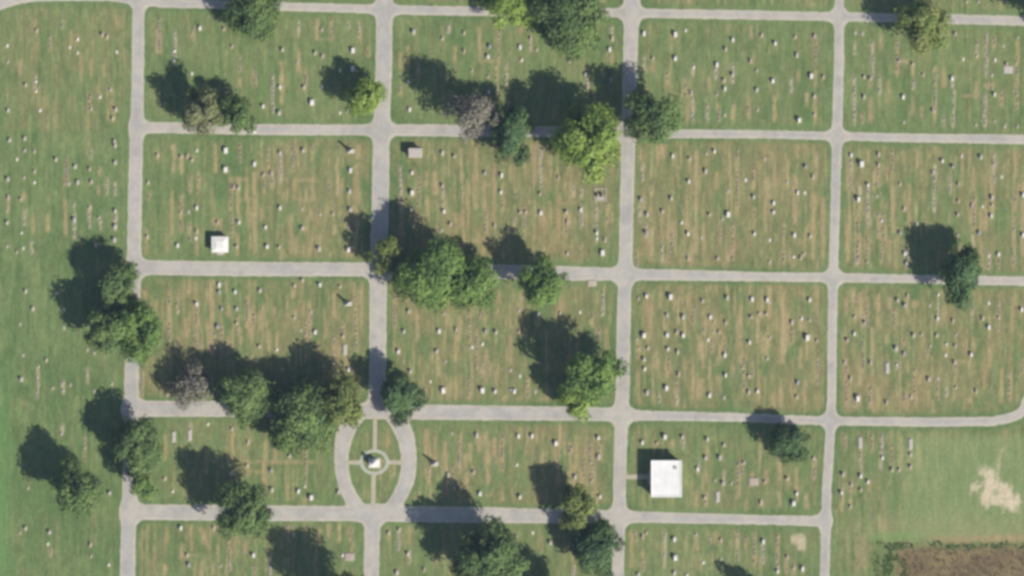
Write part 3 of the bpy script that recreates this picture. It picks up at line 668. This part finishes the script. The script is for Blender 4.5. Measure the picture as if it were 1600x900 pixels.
# ------------------------------------------------------------------ headstones and markers
rnd = random.Random(7)
def serp(wd, h, drop, n=7):
    pts = [(-wd / 2, 0), (wd / 2, 0)]
    top = [(wd / 2 - wd * i / (n - 1), h - drop * (abs(i / (n - 1) - .5) * 2) ** 2) for i in range(n)]
    return pts + top
def gable(wd, h, drop):
    return [(-wd / 2, 0), (wd / 2, 0), (wd / 2, h - drop), (0, h), (-wd / 2, h - drop)]
STONE_MESH = {}
def stone_mesh(kind, var, mat):
    k = (kind, var, mat)
    if k in STONE_MESH: return STONE_MESH[k]
    s = {'w': (.62, 1.3, .85), 'W': (.95, 1.7, 1.15), 'g': (.6, 1.25, .85)}[kind]
    tx, wy, hh = s
    bz = .28 if kind != 'W' else .4
    if var == 0: f = lambda b: bm_extr(b, [(a, c + bz) for a, c in serp(wy, hh, .22)], -tx / 2, tx / 2)
    elif var == 1: f = lambda b: bm_extr(b, [(a, c + bz) for a, c in gable(wy * .95, hh, .28)], -tx / 2, tx / 2)
    elif var == 2: f = lambda b: bm_box(b, 0, 0, bz, tx, wy, hh * .9, .06)
    else: f = lambda b: (bm_box(b, 0, 0, bz, tx * .95, wy * .78, hh * .85, .03, .06), bm_box(b, 0, 0, bz + hh * .85, tx * 1.15, wy * .9, .16, .04))
    die = bm_mesh('die', f, MAT[mat])
    base = bm_mesh('base', lambda b: bm_box(b, 0, 0, 0, tx * 1.55, wy * 1.28, bz, .03), MAT['pale_stone' if mat != 'grey_stone' else 'grey_stone'])
    STONE_MESH[k] = (base, die)
    return STONE_MESH[k]
MARK_MESH = {}
def mark_mesh(kind, var, mat):
    k = (kind, var, mat)
    if k in MARK_MESH: return MARK_MESH[k]
    if kind == 't':
        if var == 0: f = lambda b: (bm_box(b, 0, 0, 0, .85, 1.35, .2, .03), bm_extr(b, [(a, c + .2) for a, c in serp(1.0, .75, .18)], -.24, .24))
        elif var == 1: f = lambda b: (bm_box(b, 0, 0, 0, .9, 1.3, .18, .03), bm_box(b, 0, 0, .18, .55, 1.05, .6, .05, .12))
        else: f = lambda b: (bm_box(b, 0, 0, 0, .95, 1.5, .2, .03), bm_box(b, 0, .35, .2, .4, .5, .7, .04), bm_box(b, 0, -.35, .2, .4, .5, .6, .04))
    else:
        if var == 0: f = lambda b: (bm_box(b, 0, 0, 0, .6, 1.0, .12, .02), bm_extr(b, [(a, c + .12) for a, c in serp(.75, .5, .12)], -.16, .16))
        elif var == 1: f = lambda b: (bm_box(b, 0, 0, 0, .65, .95, .14, .02), bm_box(b, 0, 0, .14, .5, .78, .3, .03, .2))
        else: f = lambda b: bm_box(b, 0, 0, 0, .62, 1.0, .32, .06)
    MARK_MESH[k] = bm_mesh('grave_marker', f, MAT[mat])
    return MARK_MESH[k]
LEDGER = {}

ORD = ['zeroth', 'first', 'second', 'third', 'fourth', 'fifth', 'sixth', 'seventh', 'eighth', 'ninth', 'tenth', 'eleventh', 'twelfth',
       'thirteenth', 'fourteenth', 'fifteenth', 'sixteenth', 'seventeenth', 'eighteenth', 'nineteenth', 'twentieth'] + ['twenty-%s' % q for q in
       ('first', 'second', 'third', 'fourth', 'fifth', 'sixth', 'seventh', 'eighth', 'ninth')] + ['thirtieth', 'thirty-first', 'thirty-second', 'thirty-third', 'thirty-fourth']
COLN = ['leftmost lawn', 'left block', 'centre block', 'right block', 'rightmost block']
ROWN = ['top edge', 'top row', 'second row', 'third row', 'fourth row', 'bottom row']
# the lines of graves inside each block, left to right
blocks = {}
for i, (x, y, k) in enumerate(STONES):
    blocks.setdefault(block_of(x, y), []).append(i)
place = {}
for bk, ids in blocks.items():
    ids.sort(key=lambda i: STONES[i][0])
    lines = [[ids[0]]]
    for i in ids[1:]:
        if STONES[i][0] - STONES[lines[-1][-1]][0] < 3.0 and STONES[i][0] - STONES[lines[-1][0]][0] < 7.0: lines[-1].append(i)
        else: lines.append([i])
    for li, L in enumerate(lines):
        L.sort(key=lambda i: STONES[i][1])
        for n, i in enumerate(L):
            if len(L) == 1: pos = 'alone in %s line from left' % ORD[li + 1]
            else: pos = '%s down in %s line from left' % (ORD[n + 1], ORD[li + 1])
            place[i] = '%s, %s %s' % (pos, ROWN[bk[1]], COLN[bk[0]])

for i, (px, py, k) in enumerate(STONES):
    rz = rnd.gauss(0, .04)
    if k in 'wWg':
        h = 1.85 if k == 'W' else 1.3
        mat = 'grey_stone' if k == 'g' else 'pale_stone' if px < 196 else ('white_stone' if (k == 'W' or rnd.random() < .6) else 'pale_stone')
        var = rnd.choice([0, 0, 1, 2, 2, 3])
        base, die = stone_mesh(k, var, mat)
        t = empty('headstone', gx(px), gy(py), rz)
        s_ = rnd.uniform(.76, 1.0)
        t.scale = (s_, s_, rnd.uniform(.62, .88))
        link(bpy.data.objects.new('base', base), t)
        link(bpy.data.objects.new('die', die), t)
        cname = {'grey_stone': 'grey', 'white_stone': 'white', 'pale_stone': 'pale'}[mat]
        lab = '%s%s headstone %s' % ('large ' if k == 'W' else '', cname, place[i])
        tag(t, lab, 'headstone', 'headstones')
    elif k in 'ts':
        mat = rnd.choice(['pink_stone', 'tan_stone']) if k == 't' else rnd.choice(['pale_stone', 'pale_stone', 'white_stone'])
        o = link(bpy.data.objects.new('grave_marker', mark_mesh(k, rnd.randrange(3), mat)))
        o.location = (gx(px), gy(py), 0); o.rotation_euler = (0, 0, rz)
        s_ = rnd.uniform(.82, 1.06); o.scale = (s_, s_, rnd.uniform(.6, .9))
        tag(o, '%s grave marker %s' % ({'pink_stone': 'pinkish', 'tan_stone': 'tan', 'pale_stone': 'small pale', 'white_stone': 'small white'}[mat], place[i]), 'grave marker', 'grave markers')
    elif k == 'L':
        t = empty('ledger_slab', gx(px), gy(py), rz * .5)
        if not LEDGER:
            LEDGER['b'] = bm_mesh('base', lambda b: bm_box(b, 0, 0, 0, 1.3, 3.5, .1, .02), MAT['pale_stone'])
            LEDGER['s'] = bm_mesh('slab', lambda b: bm_box(b, 0, 0, .1, 1.0, 3.1, .22, .05), MAT['pale_stone'])
        link(bpy.data.objects.new('base', LEDGER['b']), t); link(bpy.data.objects.new('slab', LEDGER['s']), t)
        tag(t, 'long pale ledger slab %s' % place[i], 'grave slab', 'ledger slabs')
    elif k == 'T':
        slab(px, py, 3.0, 2.4, 'pink_stone' if py > 600 else 'pale_stone', 'broad %s slab %s' % ('pinkish' if py > 600 else 'pale', place[i]))

# flush stones along the paler rows, too small to pick apart
def flush_markers():
    r = np.random.RandomState(3); vs = []; fs = []; cs = []
    for (xc, ya, yb, k) in STRIPS:
        if k != 'p' and r.rand() < .55: continue
        dull = 1.0 if k == 'p' else .8
        y = ya + 3
        while y < yb - 1:
            if r.rand() < .8:
                sx_, sy_, h = r.uniform(.34, .55), r.uniform(.7, 1.3), r.uniform(.03, .12)
                x_, y_ = gx(xc + r.normal(0, .5)), gy(y)
                n0 = len(vs)
                for z in (-.02, h):
                    for a, b in ((-1, -1), (1, -1), (1, 1), (-1, 1)): vs.append((x_ + a * sx_ / 2, y_ + b * sy_ / 2, z))
                fs += [[n0 + 4, n0 + 5, n0 + 6, n0 + 7]] + [[n0 + q, n0 + (q + 1) % 4, n0 + 4 + (q + 1) % 4, n0 + 4 + q] for q in range(4)]
                g = r.uniform(.27, .42) * dull; cs += [np.array([g, g * .93, g * .80])] * 8
            y += r.uniform(5, 9)
    me = mesh_np('flush_markers', vs, fs, MAT['path']); color_attr(me, np.array(cs))
    o = link(bpy.data.objects.new('flush_markers', me))
    tag(o, 'low flush stone markers set in lines between the headstones', 'grave markers', kind='stuff')
flush_markers()

# ------------------------------------------------------------------ trees
PAL = {
 'yellow': ((.24, .36, .075), (.30, .40, .10)), 'bright': ((.155, .265, .075), (.22, .325, .085)),
 'mid': ((.135, .22, .08), (.195, .28, .09)), 'dark': ((.095, .175, .075), (.135, .22, .08)),
 'olive': ((.195, .25, .08), (.25, .30, .085)), 'grey': ((.27, .25, .20), (.21, .215, .155)),
 'mixed': ((.23, .28, .095), (.25, .245, .165)), 'rust': ((.23, .33, .085), (.26, .27, .11)),
}
def frames(d):
    up = np.where(np.abs(d[:, 2:3]) < .9, np.array([[0, 0, 1.]]), np.array([[1., 0, 0]]))
    a = np.cross(d, up); a /= np.linalg.norm(a, axis=1, keepdims=True) + 1e-9
    b = np.cross(d, a)
    return a, b
def tube(p0, p1, r0, r1, n, vs, fs, bend=None):
    p0 = np.array(p0, float); p1 = np.array(p1, float)
    pts = [p0, (p0 + p1) / 2 + (bend if bend is not None else 0), p1]
    rs = [r0, (r0 + r1) / 2, r1]
    d = (p1 - p0); d /= np.linalg.norm(d) + 1e-9
    a, b = frames(d[None]); a = a[0]; b = b[0]
    n0 = len(vs)
    for p, r in zip(pts, rs):
        for i in range(n):
            t = 2 * math.pi * i / n
            vs.append(p + r * (math.cos(t) * a + math.sin(t) * b))
    for k in range(2):
        for i in range(n):
            fs.append([n0 + k * n + i, n0 + k * n + (i + 1) % n, n0 + (k + 1) * n + (i + 1) % n, n0 + (k + 1) * n + i])

def tree(name, px, py, rx_px, ry_px, hm, pal, label, dens=1.0, seed=0, squash=1.4, lean=0):
    r = np.random.RandomState(seed)
    rx, ry = rx_px * M_PX * 1.12, ry_px * M_PX * 1.12
    R = (rx + ry) / 2
    hz = min(R * squash, hm - .8)
    x, y = lift(px, py, hm)
    t = empty(name, x, y)
    tag(t, label, 'tree')
    # lobes of foliage
    nl = int(12 + R * 2.0)
    dirs = r.normal(size=(nl, 3)); dirs /= np.linalg.norm(dirs, axis=1, keepdims=True)
    dirs[:, 2] = np.where(dirs[:, 2] < -.45, -dirs[:, 2], dirs[:, 2])
    rad = r.uniform(.35, .95, nl)
    lr = r.uniform(.17, .37, nl)
    lc = dirs * rad[:, None] * (1 - lr[:, None] * .35)
    lc = np.vstack([lc, [[0, 0, .1], [.12, -.1, -.1]]]); lr = np.append(lr, [.42, .40])
    nl += 2
    far = np.max(np.linalg.norm(lc[:, :2], axis=1) + lr)
    lc /= far * .93; lr /= far * .93
    tintl = r.rand(nl)
    # leaves over each lobe
    n = int(185 * R * R * dens) + 900
    pick = r.choice(nl, n, p=lr ** 2 / np.sum(lr ** 2))
    d = r.normal(size=(n, 3)); d /= np.linalg.norm(d, axis=1, keepdims=True)
    d[:, 2] = np.where((d[:, 2] < -.3) & (r.rand(n) < .6), -d[:, 2], d[:, 2])
    ph = r.uniform(0, 6.28, (nl, 3))[pick]
    rag = 1 + .20 * np.sin(d[:, 0] * 5.3 + ph[:, 0]) * np.sin(d[:, 1] * 5.9 + ph[:, 1]) + .12 * np.sin(d[:, 2] * 8 + ph[:, 2] + d[:, 0] * 7)
    p = lc[pick] + d * (lr[pick] * rag * (1 - .5 * r.rand(n) ** 2.2))[:, None]
    # twig-scale clustering
    keepn = np.sin(p[:, 0] * R * 2.3 + ph[:, 1] * 0) * np.sin(p[:, 1] * R * 2.1 + 1.3) * np.sin(p[:, 2] * R * 2.2 + .7)
    keep = r.rand(n) < np.clip(.70 + 1.3 * keepn, .06, 1)
    p = p[keep]; d = d[keep]; pick = pick[keep]; n = len(p)
    P = p * np.array([rx, ry, hz]) + np.array([0, 0, hm])
    P[:, 2] = np.maximum(P[:, 2], .8)
    oc = p / (np.linalg.norm(p, axis=1, keepdims=True) + .05)
    nrm = oc * .9 + d * .6 + r.normal(size=(n, 3)) * .5; nrm /= np.linalg.norm(nrm, axis=1, keepdims=True)
    a, b = frames(nrm)
    th = r.uniform(0, 6.28, n)[:, None]
    u = a * np.cos(th) + b * np.sin(th); w = np.cross(nrm, u)
    s = r.uniform(.24, .50, n)[:, None] * (.8 + .03 * R)
    q = np.stack([P - u * s, P - w * s * .62 + nrm * s * .12, P + u * s, P + w * s * .62 - nrm * s * .12], 1)
    fidx = np.arange(n * 4).reshape(n, 4)
    c1, c2 = (np.array(c) for c in PAL[pal])
    mixv = np.clip(tintl[pick] * .8 + r.normal(0, .2, n), 0, 1)[:, None]
    col = c1 + (c2 - c1) * mixv
    col = col * (r.uniform(.78, 1.18, n) * (.86 + .28 * tintl[pick][::1]))[:, None]
    me = mesh_np('crown', q.reshape(-1, 3), fidx, MAT['leaf'])
    color_attr(me, np.repeat(col, 4, 0))
    link(bpy.data.objects.new('crown', me), t)
    # trunk and limbs
    vs = []; fs = []
    tr = .12 + R * .045
    fork = max(1.4, hm - hz * .75)
    tube((0, 0, -.1), (r.normal(0, .15), r.normal(0, .15), fork), tr * 1.35, tr, 9, vs, fs)
    tube((0, 0, fork - .1), (r.normal(0, .3), r.normal(0, .3), hm + hz * .55), tr * .9, tr * .25, 7, vs, fs, r.normal(0, .2, 3))
    for L in range(nl - 2):
        e = lc[L] * np.array([rx, ry, hz]) + np.array([0, 0, hm])
        z0 = fork + r.uniform(0, .5) * max(.3, e[2] - fork)
        tube((0, 0, min(z0, e[2])), e, tr * r.uniform(.35, .55), tr * .1, 5, vs, fs, r.normal(0, .04, 3) * R)
        nt_ = 6 if dens < .6 else 2
        for q_ in range(nt_):
            dd = r.normal(size=3); dd /= np.linalg.norm(dd)
            st = e * r.uniform(.75, 1) + np.array([0, 0, 0]) if False else e
            tube(st, e + dd * lr[L] * R * .95, tr * .11 + .015, .02, 4, vs, fs)
    mt = mesh_np('trunk', np.array(vs), np.array(fs), MAT['bark_grey' if dens < .6 else 'bark'], True)
    link(bpy.data.objects.new('trunk', mt), t)
    return t

T = [
 ('shade_tree', 402, 20, 46, 50, 5.6, 'mid', 'mid green tree cut by the top edge above the top row left block', 1),
 ('shade_tree', 318, 172, 34, 37, 7.0, 'mixed', 'olive tree with bare greyish patches over the first crossroad', .72),
 ('shade_tree', 370, 178, 32, 33, 6.0, 'mid', 'dull green tree touching the patchy tree over the first crossroad', .8),
 ('shade_tree', 571, 152, 31, 32, 6.0, 'yellow', 'bright yellowish green tree leaning over the left edge of the second vertical road', 1),
 ('dying_tree', 737, 180, 44, 40, 9.4, 'grey', 'dying grey-brown tree with thin crown over the first crossroad', .42),
 ('dark_tree', 796, 212, 34, 47, 7.2, 'dark', 'narrow dark blue-green tree between the dying tree and the yellow-green tree', 1.1),
 ('shade_tree', 922, 219, 54, 57, 10.2, 'yellow', 'large vivid yellow-green tree at the third vertical road', 1.1),
 ('shade_tree', 1020, 180, 44, 49, 8.2, 'mid', 'large dark green tree right of the third vertical road at the first crossroad', .95),
 ('shade_tree', 796, 4, 40, 38, 5.6, 'yellow', 'yellow-green tree cut by the top edge left of a bigger dark tree', 1),
 ('shade_tree', 890, 28, 54, 58, 5.6, 'mid', 'big mid green tree over the top road left of the third vertical road', .9),
 ('shade_tree', 1442, 38, 40, 46, 8.0, 'rust', 'yellow-green tree tinged with rust over the top road at right', .85),
 ('shade_tree', 1648, 30, 34, 34, 9.0, 'mid', 'tree beyond the right edge whose shadow reaches the top right corner', 1),
 ('shade_tree', 606, 402, 30, 33, 5.9, 'olive', 'small olive green tree on the second vertical road beside the big green tree', .95),
 ('shade_tree', 676, 430, 58, 56, 8.6, 'bright', 'biggest green tree on the middle crossroad right of the second vertical road', 1.15),
 ('shade_tree', 737, 440, 38, 45, 5.2, 'bright', 'green tree merged with the right side of the biggest green tree', 1.05),
 ('shade_tree', 849, 440, 35, 43, 7.2, 'bright', 'light green tree standing on the middle crossroad with shadow to its upper left', 1),
 ('shade_tree', 1499, 430, 34, 48, 7.1, 'dark', 'lone dark green tree on the crossroad in the right part of the cemetery', 1.1),
 ('shade_tree', 219, 520, 38, 52, 8.0, 'bright', 'bright green tree over the leftmost road at mid height', 1),
 ('shade_tree', 172, 518, 37, 42, 7.8, 'mid', 'mid green tree on the lawn left of the bright green roadside tree', .95),
 ('shade_tree', 184, 444, 37, 44, 6.5, 'mid', 'upper tree of the left roadside clump touching the leftmost road', .95),
 ('shade_tree', 214, 700, 38, 50, 6.9, 'mid', 'green tree over the leftmost road just below the fourth crossroad corner', 1),
 ('shade_tree', 222, 757, 22, 24, 7.0, 'bright', 'small bright tree on the leftmost road above the lower junction', .75),
 ('shade_tree', 121, 762, 38, 47, 8.3, 'mid', 'tree standing alone on the lower left lawn away from the road', .9),
 ('shade_tree', 377, 800, 46, 49, 9.0, 'mid', 'tree over the lowest crossroad left of the oval drive', 1),
 ('dying_tree', 298, 602, 38, 36, 4.8, 'grey', 'thin greyish bare tree at the left end of the tree row', .32),
 ('shade_tree', 376, 622, 44, 44, 6.7, 'mid', 'leftmost leafy tree of the row above the oval drive', 1),
 ('shade_tree', 468, 648, 60, 58, 7.6, 'mid', 'largest tree of the row left of the oval drive', 1.1),
 ('shade_tree', 537, 627, 37, 44, 8.0, 'olive', 'yellowish olive tree next to the second vertical road above the oval', 1),
 ('dark_tree', 624, 621, 36, 40, 6.1, 'dark', 'round dark green tree right of the road at the top of the oval', 1.25),
 ('shade_tree', 926, 587, 48, 45, 8.8, 'bright', 'large bright green tree beside the third vertical road with broad shadow', 1.1),
 ('shade_tree', 903, 625, 36, 28, 6.0, 'yellow', 'low yellow-green tree at the foot of the large bright tree', 1),
 ('shade_tree', 1233, 692, 31, 32, 4.6, 'dark', 'small dark tree below the crossroad right of the large mausoleum', 1.1),
 ('shade_tree', 900, 790, 32, 38, 6.4, 'olive', 'yellowish olive tree on the lowest crossroad left of the third vertical road', 1),
 ('shade_tree', 934, 862, 41, 46, 5.4, 'dark', 'dark green tree at the bottom left of the third vertical road', 1.1),
 ('shade_tree', 766, 874, 58, 58, 10.0, 'mid', 'large green tree at the bottom right of the oval drive', 1.05),
 ('shade_tree', 548, 942, 48, 44, 11.5, 'mid', 'tree below the bottom edge that shades the lawn left of the lower road', 1),
 ('shade_tree', 884, 938, 32, 34, 9.0, 'mid', 'tree at the bottom edge between the large tree and the dark tree', 1),
 ('shade_tree', 1203, 956, 26, 26, 7.6, 'mid', 'tree below the bottom edge right of the third vertical road', 1),
]
for i, a in enumerate(T):
    tree(*a[:8], dens=a[8], seed=100 + i * 7)

# ------------------------------------------------------------------ tilled plot: brownish crop and the weeds round it
def crop(name, poly_test, n, cols, hs, label, seed):
    r = np.random.RandomState(seed)
    vs = []; cs = []
    px = r.uniform(1355, 1680, n); py = r.uniform(840, 975, n)
    ok = poly_test(px, py)
    px, py = px[ok], py[ok]; n = len(px)
    base = np.stack([gx(px), gy(py), np.zeros(n)], 1)
    Q = []; CC = []
    for k in range(4):
        th = r.uniform(0, 6.28, n); h = r.uniform(*hs, n)
        d = np.stack([np.cos(th), np.sin(th), np.zeros(n)], 1)
        s = np.stack([-np.sin(th), np.cos(th), np.zeros(n)], 1)
        wv = r.uniform(.08, .2, n)[:, None]
        tip = base + d * (h * .7)[:, None] + np.array([0, 0, 1.]) * h[:, None]
        mid = base + d * (h * .35)[:, None] + np.array([0, 0, 1.]) * (h * .7)[:, None]
        Q.append(np.stack([base, mid - s * wv, tip, mid + s * wv], 1))
        c = np.array(cols)[r.randint(0, len(cols), n)] * r.uniform(.75, 1.2, n)[:, None]
        CC.append(c)
    q = np.concatenate(Q); c = np.concatenate(CC)
    me = mesh_np(name, q.reshape(-1, 3), np.arange(len(q) * 4).reshape(-1, 4), MAT['leaf'])
    color_attr(me, np.repeat(c, 4, 0))
    o = link(bpy.data.objects.new(name, me))
    tag(o, label, 'plants', kind='stuff')
crop('field_crop', lambda x, y: (np.minimum(x - 1400, (y - 852) * 1.6) + (fbm(x / 8, y / 8, 5, 3) - .5) * 16 > 14 * np.random.RandomState(8).rand(len(x))) & (fbm(x / 10, y / 6, 9, 3) > .42), 5200,
     [(.32, .26, .17), (.28, .24, .15), (.24, .27, .13), (.34, .28, .19)], (.15, .38), 'brownish dry crop filling the tilled plot at the lower right', 1)
crop('weed_border', lambda x, y: (fbm(x / 9, y / 9, 7, 3) > .46) & (((x > 1362 + 22 * np.random.RandomState(6).rand(len(x)) ** 2) & (x < 1418) & (y > 849)) | ((np.abs(y - 852 + (fbm(x / 14, y * 0, 3, 2) - .5) * 9) < 4) & (x > 1372))), 8500,
     [(.19, .30, .10), (.23, .33, .11), (.15, .24, .09)], (.25, .6), 'green weeds growing along the edge of the tilled plot', 2)

# ------------------------------------------------------------------ the air between the high camera and the ground
def haze():
    m = bpy.data.materials.new('thin_air_haze'); m.use_nodes = True
    nt = m.node_tree
    for n in list(nt.nodes):
        if n.type != 'OUTPUT_MATERIAL': nt.nodes.remove(n)
    pv = nt.nodes.new('ShaderNodeVolumePrincipled')
    pv.inputs['Color'].default_value = (.44, .52, 1.0, 1)
    pv.inputs['Density'].default_value = 4.0e-5
    nt.links.new(pv.outputs[0], nt.nodes['Material Output'].inputs['Volume'])
    o = link(bpy.data.objects.new('haze', bm_mesh('haze', lambda b: bm_box(b, 0, 0, -1.0, 12200, 12200, CAM_H + 21), m)))
    tag(o, 'thin bluish haze filling the air over the cemetery', 'haze', kind='stuff')
haze()
